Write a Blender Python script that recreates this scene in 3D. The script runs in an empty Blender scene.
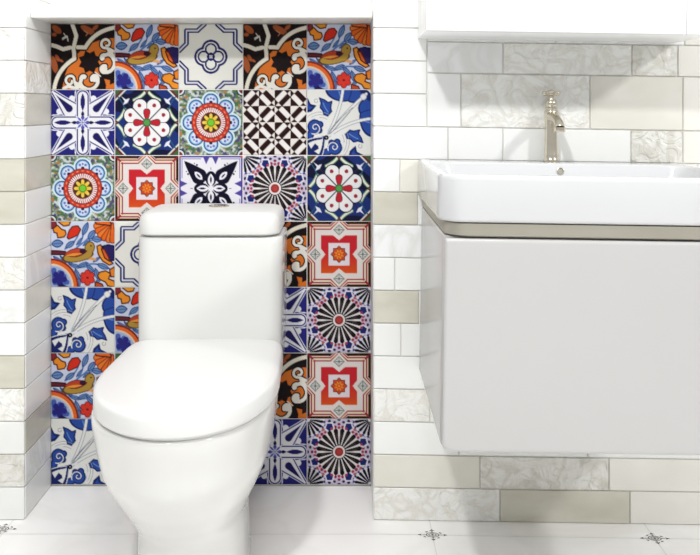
import bpy, bmesh, math, random
from mathutils import Vector, Matrix
S = bpy.context.scene
COL = S.collection
random.seed(4)
CAMH, FPX = .886, 884.0
SL = .0155                                     # the floor and the courses right of the niche fall a little to the right
def fall(x): return -SL * max(0.0, x - .061)

# ---------------------------------------------------------------- helpers
def tag(o, label=None, cat=None, group=None, kind=None):
    if label: o['label'] = label
    if cat: o['category'] = cat
    if group: o['group'] = group
    if kind: o['kind'] = kind
    return o
def empty(name, loc):
    o = bpy.data.objects.new(name, None); o.empty_display_size = .1; COL.objects.link(o); o.location = loc; return o
def obj(name, bm, mats, parent=None, smooth=True, angle=40):
    bmesh.ops.recalc_face_normals(bm, faces=bm.faces)
    me = bpy.data.meshes.new(name); bm.to_mesh(me); bm.free()
    for m in (mats if isinstance(mats, (list, tuple)) else [mats]): me.materials.append(m)
    if smooth:
        me.polygons.foreach_set('use_smooth', [True] * len(me.polygons))
        me.set_sharp_from_angle(angle=math.radians(angle))
    o = bpy.data.objects.new(name, me); COL.objects.link(o)
    if parent:
        o.parent = parent; o.matrix_parent_inverse = Matrix.Identity(4)
        me.transform(Matrix.Translation(-parent.location))
    return o
def set_origin(o, p):                           # moves the origin of a single-mesh thing to its base
    o.data.transform(Matrix.Translation(-Vector(p))); o.location = p
def box(bm, x0, x1, y0, y1, z0, z1, bevel=0, seg=3, mi=0, zf=None, only=None):
    vs = [bm.verts.new((x, y, z + (zf(x) if zf else 0))) for x in (x0, x1) for y in (y0, y1) for z in (z0, z1)]
    fs = [bm.faces.new([vs[i] for i in f]) for f in ((0,1,3,2),(4,6,7,5),(0,4,5,1),(2,3,7,6),(0,2,6,4),(1,5,7,3))]
    for f in fs: f.material_index = mi
    if bevel:
        es = list({e for f in fs for e in f.edges})
        if only: es = [e for e in es if only(e)]
        r = bmesh.ops.bevel(bm, geom=es, offset=bevel, segments=seg, profile=.5, affect='EDGES')
        for f in r['faces']: f.material_index = mi
def loft(bm, rings, cap0=True, cap1=True, mi=0):
    R = [[bm.verts.new(p) for p in ring] for ring in rings]
    n = len(R[0])
    for a, b in zip(R[:-1], R[1:]):
        for i in range(n):
            f = bm.faces.new((a[i], a[(i+1) % n], b[(i+1) % n], b[i])); f.material_index = mi
    if cap0: bm.faces.new(R[0][::-1]).material_index = mi
    if cap1: bm.faces.new(R[-1]).material_index = mi
    return R
def ring(c, u, v, r, n=32): return [c + u * (r*math.cos(2*math.pi*i/n)) + v * (r*math.sin(2*math.pi*i/n)) for i in range(n)]
def lathe(bm, c, prof, axis=Vector((0,0,1)), n=40, mi=0):
    axis = axis.normalized(); u = axis.orthogonal().normalized(); v = axis.cross(u)
    loft(bm, [ring(Vector(c) + axis*h, u, v, max(r, 1e-5), n) for r, h in prof], mi=mi)
def rrect(x0, x1, y0, y1, rf, rb, n=10):        # rounded rectangle, front radius rf (low y), back radius rb
    pts = []
    for cx, cy, r, a in ((x1-rb, y1-rb, rb, 0), (x0+rb, y1-rb, rb, 90), (x0+rf, y0+rf, rf, 180), (x1-rf, y0+rf, rf, 270)):
        for k in range(n+1):
            t = math.radians(a + 90*k/n); pts.append((cx + r*math.cos(t), cy + r*math.sin(t)))
    return pts

# ---------------------------------------------------------------- materials
def lin(c):
    c = c.lstrip('#'); v = [int(c[i:i+2], 16)/255 for i in (0, 2, 4)]
    return tuple((x/12.92 if x <= .04045 else ((x+.055)/1.055)**2.4) for x in v) + (1,)
def mat(name, col, rough=.3, metal=0, coat=0, c2=None, scale=8, vein=False, bump=0, bscale=30, dist=.002, stretch=(1,1,1)):
    m = bpy.data.materials.new(name); m.use_nodes = True; nt = m.node_tree; N = nt.nodes; Lk = nt.links
    b = N['Principled BSDF']; b.inputs['Base Color'].default_value = lin(col); b.inputs['Roughness'].default_value = rough
    b.inputs['Metallic'].default_value = metal; b.inputs['Coat Weight'].default_value = coat; b.inputs['Coat Roughness'].default_value = .05
    tc = N.new('ShaderNodeTexCoord'); mp = N.new('ShaderNodeMapping'); mp.inputs['Scale'].default_value = stretch
    Lk.new(tc.outputs['Object'], mp.inputs['Vector'])
    if c2:
        n = N.new('ShaderNodeTexNoise'); n.inputs['Scale'].default_value = scale; n.inputs['Detail'].default_value = 6
        n.inputs['Distortion'].default_value = 1.4 if vein else .4; Lk.new(mp.outputs[0], n.inputs['Vector'])
        r = N.new('ShaderNodeValToRGB'); e = r.color_ramp.elements
        e[0].color = lin(col); e[1].color = lin(c2)
        if vein:
            e[0].position = .42; e[1].position = .50; k = e.new(.58); k.color = lin(col)
        else: e[0].position = .35; e[1].position = .68
        Lk.new(n.outputs['Fac'], r.inputs['Fac']); Lk.new(r.outputs[0], b.inputs['Base Color'])
    if bump:
        n = N.new('ShaderNodeTexNoise'); n.inputs['Scale'].default_value = bscale; n.inputs['Detail'].default_value = 3; n.inputs['Distortion'].default_value = 1.8
        Lk.new(mp.outputs[0], n.inputs['Vector'])
        r = N.new('ShaderNodeValToRGB'); e = r.color_ramp.elements; e[0].position = .42; e[1].position = .56
        Lk.new(n.outputs['Fac'], r.inputs['Fac'])
        bp = N.new('ShaderNodeBump'); bp.inputs['Strength'].default_value = bump; bp.inputs['Distance'].default_value = dist
        Lk.new(r.outputs[0], bp.inputs['Height']); Lk.new(bp.outputs[0], b.inputs['Normal'])
    return m
M = {}
M['ceramic'] = mat('white_ceramic', '#dadad7', .15, coat=.3, c2='#d8d8d5', scale=3)
M['lid'] = mat('white_lid_ceramic', '#dadad7', .55, c2='#d8d8d5', scale=3)
M['lid'].node_tree.nodes['Principled BSDF'].inputs['Specular IOR Level'].default_value = .2
M['seat'] = mat('white_seat_plastic', '#dcdcda', .3, coat=.1, c2='#dadad8', scale=3)
M['basin'] = mat('basin_ceramic', '#c9cacb', .15, coat=.3, c2='#c7c8c9', scale=3)
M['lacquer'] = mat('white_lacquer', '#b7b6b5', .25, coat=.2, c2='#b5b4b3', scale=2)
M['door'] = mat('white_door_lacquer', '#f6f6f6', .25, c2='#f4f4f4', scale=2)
M['rail'] = mat('champagne_rail', '#aeaa9d', .35, metal=.5, c2='#a5a194', scale=5)
M['chrome'] = mat('polished_nickel', '#ddd6c6', .16, metal=1, c2='#d4ccbb', scale=20)
M['dark'] = mat('dark_hole', '#5a5854', .5, c2='#4f4d49', scale=20)
M['grout'] = mat('pale_grout', '#e6e4df', .9, c2='#dedcd6', scale=60)
M['white'] = mat('white_glazed_tile', '#eeefed', .32, c2='#e9eae7', scale=5)
M['vein'] = mat('white_marble_tile', '#eeefef', .32, c2='#e0e1de', scale=7, vein=True)
M['rlight'] = mat('relief_tile_pale', '#ecece8', .3, c2='#dedcd4', scale=14, vein=True, bump=.55, bscale=22, dist=.003)
M['rgrey'] = mat('relief_tile_grey', '#e2e1db', .3, c2='#cfcdc3', scale=12, vein=True, bump=.6, bscale=26, dist=.003)
M['beige'] = mat('greige_tile', '#d2cfc2', .3, c2='#c4c1b2', scale=9, stretch=(1,1,2.5))
M['beige2'] = mat('pale_greige_tile', '#e2e0d7', .3, c2='#d9d6cb', scale=9)
M['cream'] = mat('cream_tile', '#eae8e1', .3, c2='#e3e1d9', scale=7)
M['plaster'] = mat('white_plaster', '#f4f4f4', .5, c2='#f2f2f2', scale=4)
M['ledge'] = mat('ledge_stone', '#eeeeea', .3, c2='#e6e6e1', scale=8)
M['floor'] = mat('white_floor_tile', '#fbfaf8', .28, c2='#f6f5f2', scale=3, vein=True)
M['floorj'] = mat('floor_joint', '#e6e5e0', .8, c2='#e0dfd9', scale=40)
M['ink'] = mat('black_inlay', '#2a2a2c', .4, c2='#333336', scale=60)
M['inkgrey'] = mat('grey_inlay', '#8f8f8c', .4, c2='#a5a5a0', scale=60)
TM = ['grout','white','vein','rlight','rgrey','beige','beige2','cream','plaster']
TMATS = [M[k] for k in TM]
# ---------------------------------------------------------------- pottery patterns (pure maths, one colour per mesh point)
import numpy as np
TN = 100                                   # cells along one tile side
_g = (np.arange(TN + 1)) / TN
GX, GY = np.meshgrid(_g, _g)               # y grows downwards
def hexc(h):
    h = h.lstrip('#'); return np.array([int(h[i:i+2], 16) / 255 for i in (0, 2, 4)])
class Cv:
    def __init__(s, bg): s.c = np.ones((TN+1, TN+1, 3)) * hexc(bg); s.x, s.y = GX, GY
    def put(s, d, col, soft=.006):           # d < 0 is inside
        a = np.clip(.5 - d / soft, 0, 1)[..., None]
        s.c = s.c * (1 - a) + hexc(col) * a
def circ(x, y, cx, cy, r): return np.hypot(x-cx, y-cy) - r
def ell(x, y, cx, cy, a, b, deg=0):
    t = np.radians(deg); dx, dy = x-cx, y-cy
    u = dx*np.cos(t)+dy*np.sin(t); v = -dx*np.sin(t)+dy*np.cos(t)
    return (np.hypot(u/a, v/b) - 1) * min(a, b)
def seg(x, y, p, q):
    px, py = p; qx, qy = q; dx, dy = qx-px, qy-py
    t = np.clip(((x-px)*dx+(y-py)*dy)/(dx*dx+dy*dy+1e-12), 0, 1)
    return np.hypot(x-px-t*dx, y-py-t*dy)
def line(x, y, pts, w=0):
    d = seg(x, y, pts[0], pts[1])
    for a, b in zip(pts[1:-1], pts[2:]): d = np.minimum(d, seg(x, y, a, b))
    return d - w/2
def poly(x, y, pts):
    n = len(pts); ins = np.zeros_like(x, bool); d = None
    for i in range(n):
        p, q = pts[i], pts[(i+1) % n]
        s = seg(x, y, p, q); d = s if d is None else np.minimum(d, s)
        c = ((p[1] > y) != (q[1] > y)) & (x < (q[0]-p[0])*(y-p[1])/((q[1]-p[1]) or 1e-9)+p[0])
        ins ^= c
    return np.where(ins, -d, d)
def lens(x, y, cx, cy, L, W, deg=0):        # leaf pointed at both ends, length L, width W
    t = np.radians(deg); dx, dy = x-cx, y-cy
    u = dx*np.cos(t)+dy*np.sin(t); v = -dx*np.sin(t)+dy*np.cos(t)
    h = W/2*(1-(2*u/L)**2)
    return np.where(np.abs(u) < L/2, np.abs(v)-h, np.maximum(np.abs(v), 0)+np.abs(u)-L/2+.002)
def drop(x, y, p, q, r, w0=0.0, e=.8):            # teardrop, point at p, round end of radius r at q
    px, py = p; qx, qy = q; dx, dy = qx-px, qy-py
    t = np.clip(((x-px)*dx+(y-py)*dy)/(dx*dx+dy*dy), 0, 1)
    return np.hypot(x-px-t*dx, y-py-t*dy) - (w0+(r-w0)*t**e)
def bez(p0, p1, p2, n=14):
    return [((1-t)**2*p0[0]+2*t*(1-t)*p1[0]+t*t*p2[0], (1-t)**2*p0[1]+2*t*(1-t)*p1[1]+t*t*p2[1]) for t in np.linspace(0, 1, n)]
def arc(cx, cy, r, a0, a1, n=20, r1=None):
    r1 = r if r1 is None else r1
    return [(cx+(r+(r1-r)*k/n)*np.cos(np.radians(a0+(a1-a0)*k/n)), cy+(r+(r1-r)*k/n)*np.sin(np.radians(a0+(a1-a0)*k/n))) for k in range(n+1)]
def polar(x, y, cx=.5, cy=.5): return np.hypot(x-cx, y-cy), np.degrees(np.arctan2(y-cy, x-cx))
def spoke(x, y, n, off=0, cx=.5, cy=.5):    # folds n-fold: returns (radial, sideways) in one sector
    r, a = polar(x, y, cx, cy); s = 360/n; a = (a-off+s/2) % s - s/2
    return r*np.cos(np.radians(a)), r*np.sin(np.radians(a))
def noise(seed, k=30):
    r = np.random.RandomState(seed); g = r.rand(k+2, k+2)
    fx, fy = GX*k, GY*k; ix, iy = fx.astype(int), fy.astype(int); tx, ty = fx-ix, fy-iy
    return (g[iy, ix]*(1-tx)*(1-ty)+g[iy, ix+1]*tx*(1-ty)+g[iy+1, ix]*(1-tx)*ty+g[iy+1, ix+1]*tx*ty)
BLK, CRM = '#170c0e', '#f4f0e6'

def tile_scroll():
    c = Cv(BLK); x, y = c.x, c.y
    for (px, py, a, b, t) in ((.09,.08,.09,.05,40),(.05,.16,.04,.03,0),(.58,.09,.13,.05,30),(.70,.05,.06,.03,-40),(.05,.62,.05,.14,-15),(.10,.52,.06,.03,60),(.16,.56,.04,.02,30)):
        c.put(ell(x, y, px, py, a, b, t), '#a5542c')
    c.put(line(x, y, [(.18,.22),(.25,.18),(.27,.26)], .02), '#d8cfc8'); c.put(line(x, y, [(.20,.14),(.24,.20),(.18,.24)], .014), '#d8cfc8')
    c.put(line(x, y, [(.52,.1),(.58,.14),(.55,.18)], .012), '#c88a6a')
    q = circ(x, y, 1.0, 1.03, .82)
    c.put(q, '#e2772b')
    c.put(np.maximum(np.abs(circ(x, y, 1.0, 1.03, .835))-.018, -1), BLK)
    # pale bands with dark edge
    b1 = bez((.045,1.02),(.09,.69),(.37,.53)) + [(.355,.36),(.40,.18),(.335,0)]
    b2 = [(0,.32),(.08,.34),(.19,.385),(.30,.36)]
    b3 = [(.42,.355)] + bez((.54,.36),(.69,.10),(1.02,.05))
    for b in (b1, b3, b2):
        c.put(line(x, y, b, .105), BLK)
    for b in (b2, b3, b1):
        c.put(line(x, y, b, .062), '#efe9d8')
    # dark star
    sx, sy = spoke(x, y, 8, 22.5, .61, .58)
    c.put(poly(sx, sy, [(0,-.01),(.125,-.052),(.185,0),(.125,.052),(0,.01)]), BLK); c.put(circ(x, y, .61, .58, .125), BLK)
    # bottom right corner
    c.put(circ(x, y, 1.02, 1.02, .36), BLK)
    c.put(poly(x, y, [(.84,.84),(.93,.86),(.93,.93),(1,.9),(1,1),(.86,1),(.87,.94)]), '#e2772b')
    # scrolls, mirrored over the diagonal
    for m in (0, 1):
        X, Y = (x, y) if m == 0 else (y, x)
        s1 = arc(.86, .29, .02, 0, -360, 16, .062) + arc(.87, .29, .062, 0, 60, 4, .09) + [(.97,.36),(1,.4)]
        s1b = arc(.875, .30, .03, 90, -200, 20, .085) + [(.82,.36),(.92,.38),(1.0,.42)]
        s2 = arc(.83, .52, .03, 150, 300, 8, .05) + arc(.86, .60, .145, -75, 100, 16, .14) + arc(.84, .69, .05, 90, 290, 10)
        for s in (s1b, s2): c.put(line(X, Y, s, .095 if s is s2 else .075), BLK)
        for s in (s1b, s2): c.put(line(X, Y, s, .055 if s is s2 else .040), CRM)
        c.put(circ(X, Y, .835, .69, .055), CRM); c.put(circ(X, Y, .81, .52, .038), CRM)
        c.put(line(X, Y, [(.92,.40),(1,.55)], .07), CRM)
    c.put(line(x, y, [(.70,.74),(.78,.80)], .02), CRM)
    c.put(line(x, y, [(.2,.99),(.27,.95),(.42,1)], .05), CRM)
    return c.c

def leaf(c, cx, cy, L, W, deg, col='#6d8fc0', edge='#2b4a8a'):
    c.put(lens(c.x, c.y, cx, cy, L, W, deg), edge); c.put(lens(c.x, c.y, cx, cy, L*.84, W*.68, deg), col)
    t = np.radians(deg); dx, dy = np.cos(t)*L*.4, np.sin(t)*L*.4
    c.put(line(c.x, c.y, [(cx-dx, cy-dy), (cx+dx, cy+dy)], .010), edge)
def blob(c, pts, col, edge='#5a2418'):
    d = poly(c.x, c.y, pts); c.put(d-.016, edge); c.put(d+.004, col)
def tile_bird():
    c = Cv('#d6dbf0'); x, y = c.x, c.y
    st = '#5b7fbb'
    for b in (bez((.40,.42),(.50,.30),(.52,.12)), bez((.40,.40),(.55,.30),(.68,.16)), bez((.22,.42),(.35,.36),(.42,.22)), bez((.42,.38),(.58,.25),(.82,.28)),
              bez((.05,.55),(.30,.62),(.45,.98)), bez((.18,.55),(.35,.75),(.62,.68)), bez((.55,.62),(.68,.72),(.74,.88)), bez((.50,.68),(.70,.60),(.92,.72))):
        c.put(line(x, y, b, .024), st)
    for a in ((.54,.11,.24,.09,-68),(.64,.20,.20,.10,-52),(.72,.27,.18,.10,10),(.30,.35,.20,.09,-35),(.10,.335,.20,.13,-5),(.45,.30,.18,.05,-50),(.56,.33,.16,.05,-35),
              (.82,.685,.22,.09,20),(.62,.72,.18,.08,40),(.72,.80,.20,.08,75),(.42,.83,.26,.08,70),(.44,.93,.18,.06,85),(.25,.58,.20,.05,60),(.19,.58,.18,.05,50),(.31,.60,.18,.05,75),(.10,.57,.18,.05,30),
              (.38,.68,.22,.07,15),(.50,.66,.20,.07,-20),(.72,.58,.16,.05,-35),(.75,.90,.12,.06,-30)):
        leaf(c, *a)
    # fruit top left, red flower
    blob(c, [(0,0),(.07,0),(.08,.06),(.02,.10),(0,.10)], '#8a2a3a')
    blob(c, [(.12,.0),(.30,0),(.28,.05),(.20,.06)], '#f0a030')
    blob(c, [(.04,.11),(.10,.06),(.16,.12),(.22,.14),(.23,.19),(.20,.23),(.11,.24),(.10,.17),(.05,.16)], '#f3922a')
    blob(c, [(.26,.24),(.29,.14),(.34,.08),(.42,.07),(.46,.12),(.42,.20),(.33,.24),(.28,.26)], '#e0301f')
    # orange fan
    for k, a in enumerate((172, 155, 138, 121, 104, 90)):
        r = .30; t = np.radians(a)
        d = drop(x, y, (.97,.03), (.97+r*np.cos(t)*.85, .03+r*np.sin(t)*.85), .042, .01)
        c.put(d-.010, '#7a2a18'); c.put(d+.003, '#ef6a22' if k % 2 else '#f08030')
    blob(c, [(.70,0),(.93,0),(.94,.05),(.72,.03)], '#f0702a')
    # pansy on the right
    blob(c, [(.73,.38),(.78,.36),(.82,.44),(.90,.58),(.97,.64),(.92,.66),(.82,.60),(.75,.50)], '#f39a30')
    blob(c, [(.82,.38),(.90,.36),(1.0,.38),(1.0,.58),(.94,.60),(.86,.50)], '#2a2060', '#181040')
    blob(c, [(.80,.42),(.84,.43),(.90,.54),(.92,.60),(.85,.55)], '#e86030')
    # bird
    blob(c, [(0,.45),(.22,.46),(.24,.50),(0,.495)], '#6a2430', '#3a1420')
    d = np.minimum(ell(x, y, .42, .53, .22, .075, -10), ell(x, y, .61, .40, .068, .085, 15)); d = np.minimum(d, ell(x, y, .57, .49, .09, .07, -50))
    c.put(d-.012, '#5a3a18'); c.put(d, '#b8933e')
    c.put(poly(x, y, [(.63,.54),(.72,.57),(.70,.60),(.58,.58)]), '#e8a868')
    d = lens(x, y, .39, .475, .36, .12, -8); c.put(d-.008, '#4a1a1a'); c.put(d+.004, '#c8452a'); c.put(lens(x, y, .36, .505, .26, .04, -8), '#f0a040'); c.put(ell(x,y,.50,.45,.05,.04,0), '#3a1430')
    c.put(circ(x, y, .63, .37, .012), '#1a1010')
    # red flower and orange bloom below
    sx, sy = spoke(x, y, 6, 30, .575, .86)
    d = drop(sx, sy, (0,0), (.075,0), .038, .02); c.put(d-.012, '#7a1a1a'); c.put(d, '#e33a2c'); c.put(circ(x,y,.575,.86,.018), '#701418')
    blob(c, [(.77,.78),(.86,.76),(.93,.80),(.90,.88),(1,.92),(1,1),(.90,.98),(.86,.92),(.77,.88),(.74,.83)], '#f3982c')
    blob(c, [(.93,.74),(1,.70),(1,.84),(.95,.84)], '#f08a2c'); blob(c, [(.70,.93),(.80,.96),(.82,1),(.70,1)], '#c8502a')
    # quarter ring
    r = np.hypot(x, (y-1.0)*1.0)
    for R, w, col in ((.385,.05,'#8a2a18'),(.375,.032,'#ee6a2c'),(.345,.012,'#f4d8b0')): c.put(np.abs(r-R)-w, col)
    c.put(r-.325, '#aebfe6')
    for a in (-80,-58,-38,-16): 
        t = np.radians(a); dd = drop(x, y, (.05,.95), (.26*np.cos(t), 1+.26*np.sin(t)), .04, .02); c.put(dd, '#4a64b4')
    sx, sy = spoke(x, y, 5, 10, .13, .87)
    c.put(drop(sx, sy, (0,0), (.08,0), .045, .03), '#2c2a86'); c.put(poly(x,y,[(.1,1),(.16,.95),(.28,1)]), '#1c1650')
    return c.c

def tile_quatrefoil():
    c = Cv('#f3f2ea'); fx, fy = np.minimum(c.x, 1-c.x), np.minimum(c.y, 1-c.y)
    nv = '#23266a'
    p = [(0,.41),(.115,.30),(.115,.10),(.29,.10),(.40,0)]
    c.put(line(fx, fy, p, .074), nv); c.put(line(fx, fy, p, .024), '#e8eaf2')
    d = np.minimum(np.minimum(circ(c.x,c.y,.5,.385,.095), circ(c.x,c.y,.5,.615,.095)), np.minimum(circ(c.x,c.y,.385,.5,.095), circ(c.x,c.y,.615,.5,.095)))
    c.put(np.abs(d-.035)-.017, nv); c.put(np.abs(d+.014)-.013, nv)
    c.put(np.abs(circ(c.x,c.y,.5,.5,.052))-.011, nv)
    for a in (45,135,225,315): c.put(circ(c.x,c.y,.5+.085*np.cos(np.radians(a)),.5+.085*np.sin(np.radians(a)),.014), nv)
    return c.c

def tile_blue_petals():
    nv, W = '#25257a', '#f6f6fb'
    c = Cv(nv); x, y = c.x, c.y
    fx, fy = .5-np.abs(x-.5), .5-np.abs(y-.5)      # from the corner inwards
    X, Y = np.abs(x-.5), np.abs(y-.5)
    for (a, b) in ((X, Y), (Y, X)):
        c.put(circ(a, b, .37, .17, .045), W)       # side dots
        c.put(line(a, b, bez((.20,.16),(.33,.13),(.5,.11)), .016), W)
        c.put(line(a, b, bez((.26,.36),(.36,.40),(.47,.5)), .014), W)
    d = drop(X, Y, (.52,.52), (.20,.20), .118, .0, 1.2); c.put(d-.032, W); c.put(d-.020, nv); c.put(d-.002, W)
    d = drop(X, Y, (.43,.43), (.215,.215), .056, 0, 1.1); c.put(d, '#1d1a5e')
    for (a, b) in ((X, Y), (Y, X)):
        d = line(a, b, [(.12,0),(.22,0),(.40,0)], .150); c.put(d-.034, W); c.put(d-.020, nv); c.put(d, W)
        c.put(lens(a, b, .315, 0, .27, .07, 0), '#201d6a'); c.put(lens(a, b, .13, 0, .10, .045, 0), '#17144a')
    for a in (0, 45):
        sx, sy = spoke(x, y, 4, a); L = .14 if a else .12
        d = lens(sx, sy, L/2, 0, L, .058, 0); c.put(d, W if a else nv); c.put(d+.014, '#5a5ec0')
    c.put(np.maximum(.955-(X+Y), -1) , W)
    c.put(circ(X, Y, .5, .5, .025), nv)
    return c.c

def tile_clover():
    nv = '#111437'
    c = Cv(nv); x, y = c.x, c.y; X, Y = np.abs(x-.5), np.abs(y-.5)
    n = noise(3, 5)
    c.put(np.where(n > .50, -1, 1)*np.ones_like(x), '#1e3278')
    # corner diamonds
    d = X+Y-.84
    c.put(-d-.02, '#e8ecd8'); c.put(-d+.012, '#6b2530'); c.put(-d+.06, '#41683e')
    # star frame made of four inward bowing strokes
    for (a, b) in ((X, Y), (Y, X)):
        s = bez((.5,0),(.40,.05),(.345,.19), 8)
        c.put(line(a, b, bez((.51,0),(.41,.05),(.345,.20), 8), .055), '#7aa070'); c.put(line(a, b, bez((.51,0),(.41,.05),(.345,.20), 8), .030), '#f0f3e4')
    c.put(line(X, Y, bez((.345,.20),(.38,.32),(.46,.40), 8), .018), '#2a5a7a')
    c.put(poly(X, Y, [(.52,0),(.43,0),(.52,.06)]), '#5a2430'); c.put(poly(Y, X, [(.52,0),(.43,0),(.52,.06)]), '#5a2430')
    c.put(poly(X, Y, [(.26,.26),(.31,.30),(.375,.27),(.35,.33),(.40,.40),(.33,.355),(.27,.375),(.30,.31)]), '#eef0fa')
    # eight heart lobes
    for (a, b) in ((X, Y), (Y, X)):
        d = drop(a, b, (.03,.012), (.25,.106), .108, .01); c.put(d-.016, nv); 
    for (a, b) in ((X, Y), (Y, X)):
        d = drop(a, b, (.03,.012), (.25,.106), .108, .01); c.put(d, '#f8f6f6')
        c.put(circ(a, b, .262, .118, .030), '#a02a3a')
    c.put(line(X, Y, [(0,0),(.30,.30)], .016), '#2a2a40')
    for (a, b) in ((X, Y), (Y, X)):
        c.put(drop(a, b, (.05,0), (.16,0), .048, .015)-.01, '#50101c'); c.put(drop(a, b, (.05,0), (.16,0), .048, .015), '#c22434')
    c.put(circ(x, y, .5, .5, .062), '#2f6a3c'); c.put(circ(x, y, .5, .5, .045), '#58a050')
    return c.c

def tile_mandala():
    c = Cv('#8d9a86'); x, y = c.x, c.y
    n1, n2 = noise(5, 34), noise(6, 34)
    c.put(n1-.42, '#4e7a4c', .1); c.put(n2-.33, '#5a4a7c', .1); c.put(.70-n1, '#cfe0d8', .1); c.put(.78-n2, '#b8804a', .1)
    X, Y = np.abs(x-.5), np.abs(y-.5)
    d = circ(X, Y, .5, .5, .10); c.put(d, '#1f2a30'); c.put(d+.02, '#e2f0f2'); c.put(d+.045, '#7a2a34')
    for a in (0,):
        sx, sy = spoke(x, y, 8, 0)
        d = circ(sx, sy, .33, 0, .118)
        c.put(d-.030, '#d9f0f8'); 
        sx2, sy2 = spoke(x, y, 8, 0); c.put(circ(sx2, sy2, .33, 0, .118), '#24488c')
        c.put(d+.018, '#8fc0ea'); c.put(d+.034, '#dfe8fa')
        c.put(circ(sx, np.abs(sy), .36, .045, .02), '#6a7ac8'); c.put(circ(sx, sy, .31, 0, .028), '#2c2450'); c.put(circ(sx, sy, .375, 0, .014), '#3c50a8')
    r, a = polar(x, y)
    c.put(r-.308, '#5a1822'); c.put(r-.298, '#cf3a2a')
    sx, sy = spoke(x, y, 20, 0); c.put(ell(sx, sy, .268, 0, .008, .022), '#f0a070')
    c.put(r-.240, '#7a2020'); c.put(r-.228, '#a83a40')
    sx, sy = spoke(x, y, 40, 0); c.put(np.maximum(np.abs(sy)-.010, np.abs(sx-.195)-.034), '#fbf4f2')
    c.put(r-.160, '#8a2a20'); c.put(r-.148, '#4a3022')
    sx, sy = spoke(x, y, 8, 0); c.put(lens(sx, sy, .085, 0, .11, .055), '#f6c83c'); c.put(circ(sx,sy,.118,0,.022), '#f8d860')
    c.put(r-.062, '#3e8a2a'); c.put(r-.048, '#79cc3a')
    return c.c

def tile_lattice():
    c = Cv('#f6efe9'); x, y = c.x, c.y; dk = '#2a1012'
    i, j = np.floor(x*4-1e-9).astype(int) % 2, np.floor(y*4-1e-9).astype(int) % 2
    u, v = x*4 % 1 - .5, y*4 % 1 - .5
    k = np.where(j == 0, np.where(i == 0, 0, 3), np.where(i == 0, 1, 2))
    for q in (1, 2, 3):
        u, v = np.where(k >= q, v, u), np.where(k >= q, -u, v)
    a, b = (u+v)/1.41421, (u-v)/1.41421
    c.put(a/4, dk); core = np.maximum(np.abs(a)-.32, np.abs(b)-.40)
    c.put(core/4, '#fbf6f2'); c.put(np.maximum(core, -a)/4, dk)
    return c.c

def tile_bluebell():
    c = Cv('#f4f4ef'); x, y = c.x, c.y; B, D, L = '#2c4fa6', '#182768', '#6d93d6'
    # big lobes in the top right corner, mirrored over the rising diagonal
    for m in (0, 1):
        X, Y = (x, y) if m == 0 else (1-y, 1-x)
        d = np.minimum(ell(X, Y, .58, -.02, .30, .20, 0), ell(X, Y, .72, .02, .16, .18, 0)); c.put(d, D); c.put(d+.022, B)
        c.put(line(X, Y, bez((.50,.02),(.52,.10),(.56,.16)), .02), L)
        c.put(line(X, Y, bez((.70,.0),(.68,.10),(.64,.17)), .012), D)
        c.put(ell(X, Y, .92, .05, .10, .05, 30), D)
        # tulip
        d = poly(X, Y, [(.19,.12),(.27,.15),(.33,.19),(.39,.17),(.37,.27),(.385,.33),(.32,.40),(.26,.38),(.245,.32),(.20,.27),(.215,.20)]); c.put(d-.008, D); c.put(d+.012, B)
        c.put(line(X, Y, bez((.25,.20),(.28,.28),(.33,.34)), .016), L)
        c.put(poly(X, Y, [(0,.12),(.05,.22),(.14,.24),(.06,.33),(0,.34)])-.004, D); c.put(poly(X, Y, [(0,.17),(.04,.25),(.09,.26),(.04,.30),(0,.31)]), B)
        c.put(line(X, Y, arc(.14, .17, .02, 0, 300, 10, .035), .008), '#8a8f9c')
    # white stems with thin ink edges
    for q, k in (((.56,0), (.52,.35)), ((.93,.06), (.55,.38)), ((1,.44), (.62,.48))):
        b = bez((.30,.73), k, q); c.put(line(x, y, b, .052), '#7c86a4'); c.put(line(x, y, b, .038), '#f6f6f2')
    c.put(circ(x, y, .885, .105, .05), '#c8ccd8'); c.put(circ(x, y, .885, .105, .038), '#f3f3f3')
    for k in ((.45,.46), (.50,.42), (.55,.50)): c.put(line(x, y, bez((.30,.73), k, (.72,.27)), .006), '#5a6070')
    # acanthus, mirrored over the rising diagonal
    for m in (0, 1):
        X, Y = (x, y) if m == 0 else (1-y, 1-x)
        for rr in (.30, .26, .22): c.put(line(X, Y, arc(.20, .64, rr, 200, 300, 12), .008), '#a0a4b0')
        c.put(line(X, Y, arc(.12, .60, .20, 60, -130, 18, .17), .03), '#eef0f4')
        d = np.minimum(circ(X, Y, .115, .565, .115), ell(X, Y, .05, .68, .06, .10, 20)); d = np.minimum(d, circ(X, Y, .20, .53, .055)); d = np.minimum(d, circ(X, Y, .19, .62, .05))
        c.put(d, D); c.put(d+.022, B)
        c.put(line(X, Y, arc(.125, .575, .018, 0, 330, 14, .060) + arc(.125, .575, .062, 330, 470, 10, .10), .030), D)
        c.put(line(X, Y, arc(.125, .575, .018, 20, 350, 14, .060) + arc(.125, .575, .062, 350, 480, 10, .11), .016), '#f2f4f6')
        c.put(line(X, Y, bez((.0,.80),(.10,.74),(.27,.73)), .045), D); c.put(line(X, Y, bez((.0,.765),(.12,.72),(.27,.72)), .014), '#eef0f4')
    c.put(poly(x, y, [(0,1),(0,.80),(.06,.90),(.12,.82),(.17,.86),(.18,.90),(.11,.94),(.2,1)]), D)
    c.put(circ(x, y, .30, .73, .036), '#0e1028'); c.put(circ(x, y, .30, .73, .010), '#e8e8e8')
    return c.c

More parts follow.
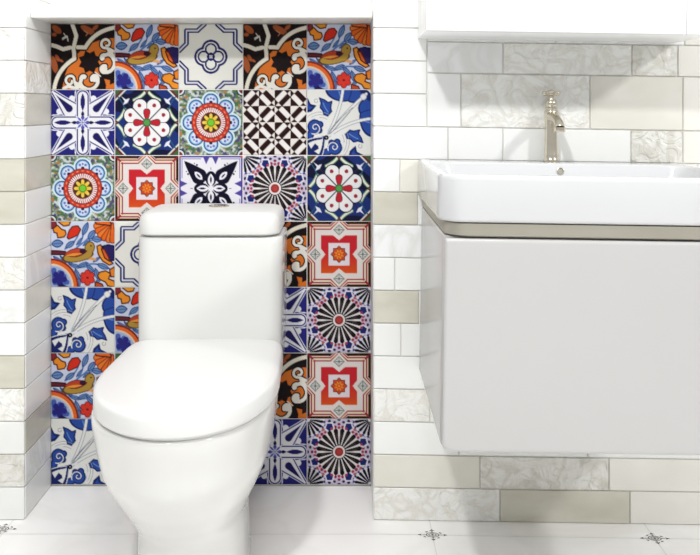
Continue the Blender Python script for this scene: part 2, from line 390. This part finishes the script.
def tile_square_star():
    c = Cv('#efe6e2'); x, y = c.x, c.y; X, Y = np.abs(x-.5), np.abs(y-.5)
    dark = (X > .47) | (Y > .47)
    for pts, w, col in (([(.5,0.10),(.5,.5),(.10,.5)], .02, '#f2ece0'),):
        pass
    for (a, b) in ((X, Y), (Y, X)):
        c.put(poly(a, b, [(.455,.14),(.52,.07),(.52,.52),(.455,.455)]), '#2a1a1c')
        c.put(line(a, b, [(.53,.03),(.435,.13),(.435,.45)], .022), '#a3233a')
        c.put(line(a, b, [(.50,.02),(.385,.135),(.385,.40)], .020), '#a8344a')
        c.put(line(a, b, [(.53,.005),(.41,.135),(.41,.42)], .020), '#f1d9b4')
        c.put(line(a, b, [(.46,.16),(.46,.46)], .010), '#d09a50')
    c.put(np.where((X > .40) & (Y > .40), np.abs(X-Y)-.012, 1), '#a3233a')
    # red square with four mitred notches, warmer towards the bottom
    d = poly(X, Y, [(0,.20),(.16,.30),(.285,.30),(.285,.16),(.20,0),(.155,.0),(.165,.165),(0,.155)])
    g = np.clip((y-.45)*3.0, 0, 1)[..., None]
    a = np.clip(.5-(np.where((X < .285) & (Y < .29), 1, -1)*-1.0)/.006, 0, 1)
    sq = np.maximum(X-.285, Y-.29)
    nt = np.minimum(poly(X, Y, [(0,.165),(.17,.32),(-.17,.32)]), poly(Y, X, [(0,.165),(.17,.32),(-.17,.32)]))
    nt = np.minimum(.215-Y+X*.80 , .215-X+Y*.80); dd = np.maximum(sq, -nt)
    al = np.clip(.5-dd/.006, 0, 1)[..., None]
    c.c = c.c*(1-al) + (hexc('#cf2430')*(1-g)+hexc('#e0541c')*g)*al
    c.put(np.maximum(X-.172, Y-.178), '#c0402a'); c.put(np.maximum(X-.165, Y-.172), '#efe4ea')
    for (a, b) in ((X, Y), (Y, X)):
        c.put(np.abs(a-.375)*1.0+b*.9-.085, '#8f9690'); c.put(np.abs(a-.375)+b*.9-.065, '#e6e4de')
        c.put(np.maximum(np.abs(a-.375)-.006, b-.06), '#6c7470'); c.put(np.maximum(b-.006, np.abs(a-.375)-.06), '#6c7470'); c.put(circ(a, b, .375, 0, .018), '#6a7a78')
        c.put(circ(np.abs(a-.375), b, .03, .03, .008), '#858c88')
    sx, sy = spoke(x, y, 8, 0); d = lens(sx, sy, .065, 0, .13, .075); c.put(d-.008, '#3c1c1c'); c.put(d+.004, '#cf4a28')
    sx, sy = spoke(x, y, 8, 22.5); c.put(lens(sx, sy, .045, 0, .07, .03), '#f0902c'); c.put(circ(x, y, .5, .5, .03), '#e83a20'); c.put(circ(x,y,.5,.5,.014), '#f6b040')
    return c.c

def tile_dark_flower():
    c = Cv('#f3f1f8'); x, y = c.x, c.y; X, Y = np.abs(x-.5), np.abs(y-.5)
    pu, dk = '#5448a0', '#0d0b26'
    for (a, b) in ((X, Y), (Y, X)):
        c.put(.475-a, pu); c.put(poly(a, b, [(.50,.13),(.37,.075),(.46,.03),(.50,.0)]), pu)
        c.put(line(a, b, [(.455,.16),(.455,.46)], .012), '#8a86bc')
    c.put(line(X, Y, [(.48,.48),(.5,.5)], .03), '#c06a40')
    d = drop(X, Y, (.42,.42), (.19,.19), .125, .0); c.put(d, dk)
    for (a, b) in ((X, Y), (Y, X)):
        c.put(ell(a, b, .15, 0, .115, .085), dk)
        d = lens(a, b, .125, 0, .20, .10); c.put(d, '#f6f3fb'); c.put(lens(a, b, .135, 0, .11, .028), '#1a1740')
        c.put(circ(a, b, .36, .22, .014), dk); c.put(circ(a, b, .385, .26, .009), dk); c.put(line(a, b, [(.29,0),(.32,0)], .008), dk)
    s, t = (X+Y)/1.41421, (X-Y)/1.41421
    d = lens(s, t, .275, 0, .18, .085); c.put(d, '#f6f3fb'); c.put(lens(s, t, .275, 0, .09, .026), '#1a1740')
    return c.c

def tile_rosette():
    c = Cv('#d3cbe2'); x, y = c.x, c.y; X, Y = np.abs(x-.5), np.abs(y-.5)
    # outer field: hexagon cells of blue, red and black between white lines
    r, a = polar(x, y)
    for (n, off, R, rad, w, col) in ((20,9,.385,.026,.018,'#a82c48'),(20,0,.425,.022,.016,'#8a2440'),(20,9,.46,.020,.016,'#3a2c50'),(20,0,.495,.022,.018,'#2a2050'),(20,9,.53,.02,.016,'#7a2a50'),(20,0,.565,.02,.016,'#2b3a90'),(20,9,.61,.02,.02,'#201a30')):
        sx, sy = spoke(x, y, n, off); c.put(ell(sx, sy, R, 0, rad*.95, w*1.45), col)
    for (px, py) in ((.15,.38),(.38,.15)):
        sx, sy = spoke(X, Y, 5, 18, py, px)
        c.put(sx-.072, '#f2f0fa'); c.put(sx-.052, '#1f2a72')
        d = circ(X, Y, .13, .395, 0)
    for (px, py) in ((.26,.345),(.345,.26)):
        c.put(ell(X, Y, px, py, .022, .03, 45), '#c86a4a')
    # corner rosettes
    rr, aa = polar(X, Y, .5, .5)
    c.put(rr-.275, '#eeeaf4')
    sx, sy = spoke(X, Y, 20, 9, .5, .5); d = drop(sx, sy, (.05,0), (.235,0), .022, .006); c.put(d, '#12101c')
    sx, sy = spoke(X, Y, 20, 9, .5, .5); c.put(ell(sx, sy, .272, 0, .014, .02), '#2b3a90')
    # main rosette
    c.put(r-.35, '#efe9ec')
    n = 20
    sx, sy = spoke(x, y, n, 9); d = drop(sx, sy, (.10,0), (.325,0), .034, .007); c.put(d, '#15100f')
    sx, sy = spoke(x, y, n, 9); c.put(ell(sx, sy, .245, 0, .05, .008), '#4a3a34')
    c.put(np.abs(r-.105)-.006, '#2a2020'); c.put(r-.082, '#f3dcd6'); c.put(r-.066, '#8e2c30'); c.put(r-.045, '#b8403a')
    sx, sy = spoke(x, y, n, 0); c.put(ell(sx, sy, .372, 0, .022, .022), '#b23a50')
    return c.c
DESIGNS = dict(A=tile_scroll, B=tile_bird, C=tile_quatrefoil, D=tile_blue_petals, E=tile_clover, F=tile_mandala,
               G=tile_lattice, H=tile_bluebell, I=tile_square_star, J=tile_dark_flower, K=tile_rosette)
LAYOUT = ["ABCAB", "DEFGH", "FIJKE", "BCJAI", "HBKDK", "BEFAI", "HGCDK"]
# ---------------------------------------------------------------- geometry of the place
YW, YN = 1.90, 2.07                             # front face of the walls, back of the niche
NX0, NX1 = -.6885, .0610                        # niche sides
PZ0, PZ1 = .0045, 1.083                         # patterned panel
R = .0706                                       # course height
TOP = 2.3
def px(x): return (x - 345) / (FPX / YW)        # distance along the front wall for a column of the photo
GAP, TH = .0011, .004
def tile_xz(bm, x0, x1, z0, z1, k, zf=None, y=YW):        # tile on a face that looks towards -Y, its face on y
    box(bm, x0+GAP, x1-GAP, y, y+TH+.002, z0+GAP, z1-GAP, bevel=.0012, seg=1, mi=TM.index(k), zf=zf)
def tile_yz(bm, y0, y1, z0, z1, k, x, sgn):               # tile on a side of the niche
    a, b = (x-TH-.002, x) if sgn > 0 else (x, x+TH+.002)
    box(bm, a, b, y0+GAP*.6, y1-GAP, z0+GAP, z1-GAP, bevel=.001, seg=1, mi=TM.index(k))

# left wall: front face and the side of the niche
bm = bmesh.new()
box(bm, -1.9, NX0-TH, YW+TH, 2.25, -.03, TOP, mi=0)
kinds = ['white','rgrey','white','rlight','beige','white','vein','rlight','vein','beige','beige','white','rgrey','white','rlight','white','rlight','beige','white','vein','white','rlight']
side = ['vein','vein','beige','white','white','white','beige2','vein','white','white','beige','white','beige','rlight','white','white','white','white','beige2','white','vein','white']
side[0] = 'white'
more = ['white','vein','rlight','white','beige2','white','rgrey','white','cream']
n = 0; z = 0
while z < TOP - .01:
    z1 = min(z+R, TOP); k = kinds[n % len(kinds)]
    x = NX0; w = .277 - (.139 if n % 2 else 0)
    while x > -1.88:
        x0 = max(x-w, -1.9); tile_xz(bm, x0, x, z, z1, k)
        x = x0; w = .277; k = random.choice(more)
    tile_yz(bm, YW+TH+.002, YN, z, z1, side[n % len(side)], NX0, +1)
    z = z1; n += 1
tag(obj('wall_left', bm, TMATS, smooth=False), kind='structure')

# right wall
bm = bmesh.new()
zf = fall
vs = [(NX1+TH, -.03), (1.9, -.06), (1.9, TOP), (NX1+TH, TOP)]
for a in (0,):
    f0 = [bm.verts.new((x, YW+TH, z)) for x, z in vs]; f1 = [bm.verts.new((x, 2.25, z)) for x, z in vs]
    bm.faces.new(f0); bm.faces.new(f1[::-1])
    for i in range(4): bm.faces.new((f0[i], f1[i], f1[(i+1) % 4], f0[(i+1) % 4]))
W = .277
rows = {0: [(373,'rlight'),(500,'beige'),(630,'cream')], 1: [(373,'beige2'),(480,'rgrey'),(609,'cream')], 2: [(373,'white'),(459,'white')],
        3: [(373,'rlight'),(430,'white')], 4: [(373,'white')], 5: [(373,'white'),(401,'white')], 6: [(373,'beige'),(419,'white')], 7: [(373,'white'),(395,'white')],
        8: [(373,'vein'),(430,'rlight')], 9: [(373,'beige'),(418,'white')], 10: [(373,'white'),(400,'beige2'),(440,'white')],
        11: [(373,'white'),(448,'white'),(503,'white'),(631,'rgrey'),(683,'cream')], 12: [(373,'white')], 13: [(373,'white')], 14: [(373,'white')]}
def course(z0, z1, xs, start_end=None):
    xs = [(NX1 if a == 373 else px(a), k) for a, k in xs]
    if start_end is None:
        x = xs[-1][0]
        while x < 1.9 - W: x += W; xs.append((x, random.choice(more)))
        start_end = 1.9
    xs.append((start_end, None))
    for (a, k), (b, _) in zip(xs[:-1], xs[1:]):
        if b - a > .01: tile_xz(bm, a, b, z0, z1, k, zf=zf)
for i in range(12): course(i*R, (i+1)*R, rows[i])
zt = 12*R
for i in range(12, 15): course(i*R, (i+1)*R, rows[i], px(427))
course(zt, .9635, [(427,'white'),(461,'rlight'),(590,'beige2'),(683,'cream')])
course(.9635, 1.031, [(427,'vein'),(503,'rlight'),(632,'rgrey'),(678,'cream')])
course(1.031, 15*R, [(427,'white')])
z = 15*R; n = 0
while z < TOP-.01:
    z1 = min(z+R+.0001, TOP); course(z, z1, [(373, 'white'), (373+(65 if n % 2 else 129), 'white')]); z = z1; n += 1
z = 0
while z < TOP-.01:
    z1 = min(z+R, TOP); tile_yz(bm, YW+TH+.002, YN, z, z1, 'white', NX1, -1); z = z1
tag(obj('wall_right', bm, TMATS, smooth=False), kind='structure')

# back of the niche: grout bed behind the panel, white plaster above the ledge
bm = bmesh.new()
box(bm, NX0-.02, NX1+.02, YN+.004, 2.25, -.03, PZ1, mi=0)
box(bm, NX0-.02, NX1+.02, YN, 2.25, PZ1+.0005, TOP, mi=TM.index('plaster'))
tag(obj('wall_back', bm, TMATS, smooth=False), kind='structure')

# floor: large tiles, joints and small corner inlays
bm = bmesh.new()
FX = [-1.9, -1.64, -1.177, -.713, -.28, .182, .644, 1.106, 1.568, 1.9]
FY = [-2.2, -1.85, -1.39, -.93, -.47, -.01, .45, .915, 1.378, 1.838, 2.25]
def quad(pts, mi):
    f = bm.faces.new([bm.verts.new((x, y, z)) for x, y, z in pts]); f.material_index = mi
for x0, x1 in zip(FX[:-1], FX[1:]):
    xs = [x0, .061, x1] if x0 < .061 < x1 else [x0, x1]
    for y0, y1 in zip(FY[:-1], FY[1:]):
        g = .0008
        for q, (a, b) in enumerate(zip(xs[:-1], xs[1:])):
            aa = a + (g if q == 0 else 0); bb = b - (g if q == len(xs)-2 else 0)
            quad([(aa, y0+g, fall(aa)), (bb, y0+g, fall(bb)), (bb, y1-g, fall(bb)), (aa, y1-g, fall(aa))], 0)
for a, b in ((-1.9, .061), (.061, 1.9)):
    quad([(a, -2.2, fall(a)-.0006), (b, -2.2, fall(b)-.0006), (b, 2.25, fall(b)-.0006), (a, 2.25, fall(a)-.0006)], 1)
quad([(-1.9, -2.2, -.08), (1.9, -2.2, -.08), (1.9, 2.25, -.08), (-1.9, 2.25, -.08)], 1)
def inlay(cx, cy):
    e = .0005
    P = lambda x, y: (cx+x*.95, cy+y*.72, fall(cx+x)+e)
    def fan(pts, mi): quad([P(*p) for p in pts], mi)
    s = .033
    for k in range(4):
        c, d = [(1,0),(0,1),(-1,0),(0,-1)][k]
        rot = lambda a, b: (a*c - b*d, a*d + b*c)
        fan([rot(s, 0), rot(s-.010, .006), rot(s-.007, 0), rot(s-.010, -.006)], 2)          # arrow tips
        fan([rot(.0145, .0115), rot(.021, .0075), rot(.0195, .0125), rot(.0165, .016)], 2)      # corner leaves
        fan([rot(s-.011, .0015), rot(.013, .0015), rot(.013, -.0015), rot(s-.011, -.0015)], 3)
    n = 20
    for r0, r1, mi in ((.0125, .0145, 2), (.0065, .0095, 3), (0, .003, 2)):
        for i in range(n):
            t0, t1 = 2*math.pi*i/n, 2*math.pi*(i+1)/n
            pts = [(r1*math.cos(t0), r1*math.sin(t0)), (r1*math.cos(t1), r1*math.sin(t1))]
            pts += [(r0*math.cos(t1), r0*math.sin(t1)), (r0*math.cos(t0), r0*math.sin(t0))] if r0 else [(0, 0)]
            fan(pts, mi)
for x in FX[1:-1]:
    for y in FY[1:-1]:
        inlay(x - (.008 if x == -.713 else 0), y + (.022 if x == -.713 and y == 1.838 else 0))
fl = obj('floor', bm, [M['floor'], M['floorj'], M['ink'], M['inkgrey']], smooth=False); tag(fl, kind='structure')
for p in fl.data.polygons:
    if p.normal.z < 0 and p.center.z > -.07: p.flip()

# ---------------------------------------------------------------- patterned tile panel: one mesh, one colour per point
def build_panel():
    T = {k: f() for k, f in DESIGNS.items()}
    n1 = TN + 1; V, F, Cc = [], [], []; base = 0
    tw, th = (NX1-NX0)/5, (PZ1-PZ0)/7
    idx = np.arange(n1*n1).reshape(n1, n1)
    fq = np.stack([idx[:-1,:-1], idx[1:,:-1], idx[1:,1:], idx[:-1,1:]], -1).reshape(-1, 4)
    g = .0008
    for r, row in enumerate(LAYOUT):
        for c, k in enumerate(row):
            x = NX0 + c*tw + g + GX*(tw-2*g); z = PZ1 - r*th - g - GY*(th-2*g)
            ed = np.minimum(np.minimum(GX, 1-GX), np.minimum(GY, 1-GY)); y = np.where(ed < .5/TN, YN-.0012, YN-.002)
            V.append(np.stack([x, y, z], -1).reshape(-1, 3)); F.append(fq + base); base += n1*n1
            col = np.clip(T[k], 0, 1) * .87; col = np.where(col <= .04045, col/12.92, ((col+.055)/1.055)**2.4)
            Cc.append(np.concatenate([col.reshape(-1, 3), np.ones((n1*n1, 1))], 1))
    b = np.array([(x, y, z) for x in (NX0+.0003, NX1-.0003) for y in (YN-.0011, YN+.0035) for z in (PZ0-.0012, PZ1-.0003)])
    V.append(b); F.append(np.array(((0,1,3,2),(4,6,7,5),(0,4,5,1),(2,3,7,6),(0,2,6,4),(1,5,7,3))) + base)
    Cc.append(np.tile([.72, .70, .68, 1], (8, 1)))
    V, F, Cc = np.concatenate(V), np.concatenate(F), np.concatenate(Cc)
    me = bpy.data.meshes.new('patterned_tile_panel'); me.vertices.add(len(V)); me.vertices.foreach_set('co', V.astype(np.float32).ravel())
    me.loops.add(F.size); me.loops.foreach_set('vertex_index', F.astype(np.int32).ravel())
    me.polygons.add(len(F)); me.polygons.foreach_set('loop_start', np.arange(0, F.size, 4, dtype=np.int32))
    me.update(calc_edges=True)
    ca = me.color_attributes.new('glaze', 'FLOAT_COLOR', 'POINT'); ca.data.foreach_set('color', Cc.astype(np.float32).ravel())
    m = bpy.data.materials.new('patterned_glaze'); m.use_nodes = True; N = m.node_tree.nodes
    at = N.new('ShaderNodeVertexColor'); at.layer_name = 'glaze'
    m.node_tree.links.new(at.outputs['Color'], N['Principled BSDF'].inputs['Base Color'])
    N['Principled BSDF'].inputs['Roughness'].default_value = .45; N['Principled BSDF'].inputs['Specular IOR Level'].default_value = .10
    me.materials.append(m)
    o = bpy.data.objects.new('patterned_tile_panel', me); COL.objects.link(o); set_origin(o, Vector(((NX0+NX1)/2, YN, PZ0)))
    tag(o, 'patchwork panel of colourful patterned tiles lining the niche behind the toilet', 'tile panel')
build_panel()

# ---------------------------------------------------------------- ledge over the panel
bm = bmesh.new(); box(bm, NX0+.0005, NX1-.0005, 1.934, YN, PZ1+.0005, 1.0975, bevel=.002, seg=2)
o = obj('niche_shelf', bm, M['ledge']); set_origin(o, Vector(((NX0+NX1)/2, 2.0, PZ1)))
tag(o, 'narrow white ledge spanning the niche right above the patterned tiles', 'shelf')

# ---------------------------------------------------------------- toilet
TX = -.281
def egg(hw, yf, yb, yc, ef=2.15, eb=3.0, n=72, taper=0.0):
    pts = []
    for i in range(n):
        t = 2*math.pi*i/n; c, s = math.cos(t), math.sin(t)
        if s < 0: e, L = ef, yc-yf
        else: e, L = eb, yb-yc
        x = hw*math.copysign(abs(c)**(2/e), c); y = L*math.copysign(abs(s)**(2/e), s)
        if s > 0: x *= 1 - taper*(y/L)**2
        pts.append((TX+x, yc+y))
    return [(a+OFF, b) for a, b in pts]
OFF = 0.0
def interp(keys, z):                            # Catmull-Rom through (z, values...) rows, z falling or rising
    for i in range(len(keys)-1):
        a, b = keys[i], keys[i+1]
        if min(a[0], b[0])-1e-9 <= z <= max(a[0], b[0])+1e-9:
            t = (z-a[0])/(b[0]-a[0]); p = keys[max(i-1, 0)]; q = keys[min(i+2, len(keys)-1)]; out = []
            for k in range(1, len(a)):
                m0 = (b[k]-p[k])/(b[0]-p[0])*(b[0]-a[0]); m1 = (q[k]-a[k])/(q[0]-a[0])*(b[0]-a[0])
                out.append((2*t**3-3*t*t+1)*a[k]+(t**3-2*t*t+t)*m0+(-2*t**3+3*t*t)*b[k]+(t**3-t*t)*m1)
            return out
toilet = empty('toilet', (TX, 1.75, 0)); tag(toilet, 'white one-piece toilet with closed lid standing in front of the patterned tiles', 'toilet')
OFF = -.0075
bm = bmesh.new()
K = [(0, .102, 1.51, 1.99, 1.69), (.02, .099, 1.515, 1.99, 1.69), (.07, .0975, 1.518, 1.99, 1.69), (.13, .0985, 1.512, 1.99, 1.68), (.17, .112, 1.480, 1.98, 1.665), (.21, .130, 1.445, 1.97, 1.65),
     (.255, .1475, 1.412, 1.95, 1.64), (.30, .1565, 1.402, 1.93, 1.63), (.34, .1605, 1.391, 1.90, 1.62), (.356, .1608, 1.389, 1.885, 1.62)]
rings = []
for i in range(46):
    z = .356*i/45; hw, yf, yb, yc = interp(K, z); rings.append([(x, y, z) for x, y in egg(hw, yf, yb, yc, 2.15, 2.3+1.2*(z/.356)**2)])
for d, dz in ((.0015, .359), (.004, .3605)):
    rings.append([(x, y, dz) for x, y in egg(.1608-d, 1.389+d, 1.885-d, 1.62, 2.15, 3.5)])
loft(bm, rings); obj('bowl', bm, M['ceramic'], toilet, angle=60)
OFF = -.0035
bm = bmesh.new()
rings = [[(x, y, z) for x, y in egg(.1580-d, 1.389+d, 1.855, 1.63, 2.15, 8, taper=.03)] for z, d in ((.3607, .0045), (.3620, .0035), (.3655, .0035), (.3668, .0045))]
loft(bm, rings); obj('seat', bm, M['seat'], toilet, angle=60)
bm = bmesh.new(); rings = []
for z, d in ((.3672, .0025), (.3685, .0008), (.371, 0), (.394, .0006), (.3985, .0018), (.4012, .0042), (.4026, .008), (.4034, .014), (.4040, .03), (.4044, .06), (.4046, .10), (.4047, .14)):
    rings.append([(x, y, z) for x, y in egg(.1635-d, 1.381+d, 1.857-min(d, .02), 1.63, 2.12, 10, taper=.055*(1-d*2))])
loft(bm, rings); obj('seat_lid', bm, M['seat'], toilet, angle=60)
bm = bmesh.new(); rings = []
K = [(.06, .070, 1.93, 2.02), (.10, .085, 1.92, 2.03), (.16, .108, 1.89, 2.045), (.24, .133, 1.865, 2.055), (.30, .144, 1.852, 2.06), (.36, .1495, 1.850, 2.062), (.45, .1520, 1.856, 2.062), (.55, .1530, 1.862, 2.06), (.606, .1532, 1.865, 2.06), (.6105, .1535, 1.866, 2.06)]
for i in range(50):
    z = .06 + .55*i/49; hw, yf, yb = interp(K, z)
    rings.append([(x, y, z) for x, y in rrect(TX-.0035-hw-.004, TX-.0035+hw-.002, yf, yb, .034, .03, 8)])
for d, z in ((.003, .6125), (.010, .6132)):
    rings.append([(x, y, z) for x, y in rrect(TX-.1607+d, TX+.1477-d, 1.865+d, 2.06-d, .03, .03, 8)])
loft(bm, rings); obj('tank', bm, M['ceramic'], toilet, angle=60)
bm = bmesh.new(); rings = []
for z, d in ((.6175, .006), (.6178, .0025), (.6195, .0004), (.622, 0), (.645, .0004), (.652, .0016), (.658, .004), (.662, .008), (.6645, .014), (.6655, .022), (.6662, .040), (.6665, .06)):
    rings.append([(x, y, z) for x, y in rrect(TX-.1590+d*1.25, TX+.1420-d*1.25, 1.858+d, 2.064-d, max(.036-d*.2, .01), max(.03-d*.2, .01), 8)])
rings.insert(0, [(x, y, .6128) for x, y in rrect(TX-.148, TX+.131, 1.876, 2.05, .03, .03, 8)])
rings.insert(1, [(x, y, .6174) for x, y in rrect(TX-.148, TX+.131, 1.876, 2.05, .03, .03, 8)])
loft(bm, rings); obj('tank_lid', bm, M['lid'], toilet, angle=60)
bm = bmesh.new(); lathe(bm, (TX, 1.972, .6662), [(.023, 0), (.023, .0022), (.0215, .0032), (.0195, .0030), (.0190, .0036), (.0120, .0044), (0, .0046)])
tag(obj('flush_button', bm, M['chrome'], toilet), 'round chrome flush button')
for s in (-1, 1):
    bm = bmesh.new(); lathe(bm, (TX+s*.075-.018, 1.850, .383), [(.0075, 0), (.009, .0015), (.009, .0345), (.0075, .036)], Vector((1, 0, 0)), 20)
    obj('hinge', bm, M['seat'], toilet)

# ---------------------------------------------------------------- wash basin, vanity, faucet, wall cabinet (tilted with the courses)
BX0, BX1, BY0 = .1555, .711, 1.447
TILT = math.atan(SL)
def tilted(o): o.rotation_euler = (0, TILT, 0)
def dz(x): return fall(x)
piv = Vector((BX0, 1.68, 0)); P0 = dz(BX0)
vanity = empty('vanity_cabinet', (BX0, 1.68, .3225)); tag(vanity, 'white wall-hung vanity cabinet with one plain front under the wash basin', 'vanity cabinet')
bm = bmesh.new()
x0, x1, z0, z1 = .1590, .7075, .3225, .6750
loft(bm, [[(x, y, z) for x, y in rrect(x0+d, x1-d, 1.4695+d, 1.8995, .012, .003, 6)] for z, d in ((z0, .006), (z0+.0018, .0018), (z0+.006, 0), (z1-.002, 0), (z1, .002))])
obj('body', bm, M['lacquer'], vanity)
bm = bmesh.new()                                 # front panel with rounded corners and edges
fp = [(x, z) for x, z in rrect(x0, x1, z0, z1-.0015, .014, .004, 8)]
def shrink(pts, d):
    cx, cz = (x0+x1)/2, (z0+z1)/2
    return [(x - math.copysign(min(d, abs(x-cx)), x-cx), z - math.copysign(min(d, abs(z-cz)), z-cz)) for x, z in pts]
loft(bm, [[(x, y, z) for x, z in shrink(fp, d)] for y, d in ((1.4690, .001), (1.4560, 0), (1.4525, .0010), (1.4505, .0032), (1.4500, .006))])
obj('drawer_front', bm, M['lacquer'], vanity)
bm = bmesh.new()
loft(bm, [[(x, y, z) for x, y in rrect(BX0+.004+d, BX1-.004-d, 1.4515+d, 1.8995, .040, .003, 8)] for z, d in ((.6753, .012), (.6768, .003), (.679, .0005), (.695, 0), (.6985, .001), (.6988, .004))])
tag(obj('top_rail', bm, M['rail'], vanity), 'champagne metal rail')
tilted(vanity); vanity.location.z += P0

basin = empty('wash_basin', (BX0, 1.68, .6992)); tag(basin, 'wide white rectangular ceramic wash basin set on the vanity cabinet', 'wash basin')
bm = bmesh.new(); rings = []
def RR(d, z, r=.045): return [(x, y, z) for x, y in rrect(BX0+d, BX1-d, BY0+d, 1.8992, max(r-d, .01), .004, 10)]
rings += [RR(.012, .6992), RR(.004, .6996), RR(.001, .7015), RR(0, .705), RR(0, .768), RR(.0008, .7725), RR(.003, .7760), RR(.006, .7772), RR(.010, .7775)]
def IR(d, z, back=1.800): return [(x, y, z) for x, y in rrect(BX0+.016+d, BX1-.016-d, BY0+.016+d, back-d*.6, max(.045-d*.2, .02), .045, 10)]
rings += [IR(0, .7775), IR(.002, .7765), IR(.004, .774), IR(.008, .758), IR(.018, .731), IR(.035, .717), (IR(.07, .712)), IR(.13, .710)]
loft(bm, rings); obj('bowl', bm, M['basin'], basin, angle=50)
bm = bmesh.new(); lathe(bm, (.4333, 1.62, .7095), [(.024, 0), (.024, .003), (.020, .004), (.019, .0025), (.012, .0045), (0, .005)]); tag(obj('drain', bm, M['chrome'], basin), 'round chrome drain')
bm = bmesh.new(); lathe(bm, (.4365, 1.7965, .7628), [(.0075, 0), (.0075, .0025), (.006, .003), (.0055, .001), (0, .001)], Vector((0, -1, .2)), 24); tag(obj('overflow', bm, M['rail'], basin), 'small grey overflow ring')
tilted(basin); basin.location.z += P0 + .001

FXc, FYc, FZ = .4376, 1.876, .7786 + P0 - SL*(.4376-BX0)
faucet = empty('faucet', (FXc, FYc, FZ)); tag(faucet, 'polished nickel pillar faucet with a small cross handle on the basin rim', 'faucet')
bm = bmesh.new()
lathe(bm, (FXc, FYc, FZ), [(.0172, 0), (.0178, .002), (.0172, .005), (.0160, .007), (.0152, .010), (.0158, .013), (.0146, .016), (.0142, .03), (.0136, .07), (.0134, .096), (.0144, .099), (.0148, .103), (.0144, .107), (.0125, .109)])
obj('body', bm, M['chrome'], faucet)
bm = bmesh.new()
lathe(bm, (FXc, FYc, FZ), [(.0120, .109), (.0132, .111), (.0132, .114), (.0118, .1155), (.0118, .117), (.0130, .1185), (.0130, .126), (.0114, .128), (.0105, .130), (.0068, .132), (.0058, .135), (.0064, .138)])
obj('cap', bm, M['chrome'], faucet)
bm = bmesh.new()
lathe(bm, (FXc, FYc, FZ+.138), [(.006, 0), (.0090, .002), (.0098, .006), (.0090, .010), (.0060, .0125), (.0035, .0135), (0, .0145)])
for k in range(4):
    a = math.radians(25+90*k); ax = Vector((math.cos(a), math.sin(a), 0))
    lathe(bm, (FXc, FYc, FZ+.144), [(.003, .005), (.0028, .012), (.0030, .015), (.0046, .0165), (.0050, .019), (.0040, .0215), (.0015, .0225)], ax, 18)
obj('cross_handle', bm, M['chrome'], faucet)
bm = bmesh.new()
path = [(0, 0, .093), (0, -.012, .0945), (0, -.026, .0935), (0, -.040, .0910), (0, -.054, .0875), (0, -.065, .0830), (0, -.072, .0780), (0, -.074, .0735)]
rad = [.0125, .0118, .0104, .0096, .0092, .0092, .0094, .0096]
rings = []
for i, p in enumerate(path):
    a = Vector(path[max(i-1, 0)]); b = Vector(path[min(i+1, len(path)-1)]); t = (b-a).normalized(); u = Vector((1, 0, 0)); v = t.cross(u)
    rings.append(ring(Vector((FXc, FYc, FZ)) + Vector(p), u, v, rad[i], 28))
loft(bm, rings)
sp = obj('spout', bm, M['chrome'], faucet)
bm = bmesh.new(); lathe(bm, (FXc, FYc-.074, FZ+.0740), [(.0108, 0), (.0112, -.002), (.0112, -.008), (.0102, -.010), (.0085, -.010), (.0080, -.007), (0, -.007)])
ae = obj('aerator', bm, M['chrome'], faucet); ae.parent = sp; ae.data.transform(Matrix.Identity(4))

cab = empty('wall_cabinet', (BX0, 1.80, 1.030)); tag(cab, 'white wall cabinet hanging above the wash basin, cut by the top of the picture', 'cabinet')
bm = bmesh.new(); box(bm, BX0, BX1, 1.7120, 1.8995, 1.0300, 1.74, bevel=.0015, seg=2); obj('body', bm, M['door'], cab)
bm = bmesh.new(); box(bm, BX0, .6545, 1.6930, 1.7105, 1.0300, 1.74, bevel=.0025, seg=3); obj('door', bm, M['door'], cab)
bm = bmesh.new(); box(bm, .6560, BX1, 1.6930, 1.7105, 1.0300, 1.74, bevel=.0025, seg=3); obj('door', bm, M['door'], cab)
tilted(cab); cab.location.z += P0 + .006

# ---------------------------------------------------------------- light and camera
def area(name, loc, target, size, power, col=(1, 1, 1)):
    l = bpy.data.lights.new(name, 'AREA'); l.shape = 'DISK'; l.size = size; l.energy = power; l.color = col
    o = bpy.data.objects.new(name, l); COL.objects.link(o); o.location = loc
    o.rotation_euler = (Vector(target)-Vector(loc)).to_track_quat('-Z', 'Y').to_euler(); return o
area('ceiling_light_left', (-.50, -.30, 2.45), (.1, 1.9, .4), .16, 34)
area('ceiling_light_right', (2.6, -.30, 2.45), (.3, 1.9, .3), .30, 44)
area('ceiling_light_centre', (.2, .75, 2.6), (.1, 1.7, .0), 1.0, 20)
w = bpy.data.worlds.new('World'); S.world = w; w.use_nodes = True
nt = w.node_tree; bg = nt.nodes['Background']
tc = nt.nodes.new('ShaderNodeTexCoord'); sx = nt.nodes.new('ShaderNodeSeparateXYZ'); rp = nt.nodes.new('ShaderNodeValToRGB')
nt.links.new(tc.outputs['Generated'], sx.inputs[0]); nt.links.new(sx.outputs['Z'], rp.inputs['Fac']); nt.links.new(rp.outputs[0], bg.inputs[0])
rp.color_ramp.elements[0].position = 0; rp.color_ramp.elements[0].color = (.85, .845, .83, 1)
rp.color_ramp.elements[1].position = .6; rp.color_ramp.elements[1].color = (1, 1, 1, 1)
bg.inputs[1].default_value = .60

cd = bpy.data.cameras.new('camera'); co = bpy.data.objects.new('camera', cd); COL.objects.link(co)
co.location = (0, 0, CAMH); co.rotation_euler = (math.radians(90), 0, 0)
cd.sensor_fit = 'HORIZONTAL'; cd.sensor_width = 36; cd.lens = FPX/700*36
cd.shift_x = 5/700; cd.shift_y = -(277.5-108)/700; cd.clip_start = .02
S.camera = co
S.view_settings.view_transform = 'Standard'; S.view_settings.look = 'None'; S.view_settings.gamma = 1; S.view_settings.exposure = .07
S.view_settings.use_curve_mapping = False
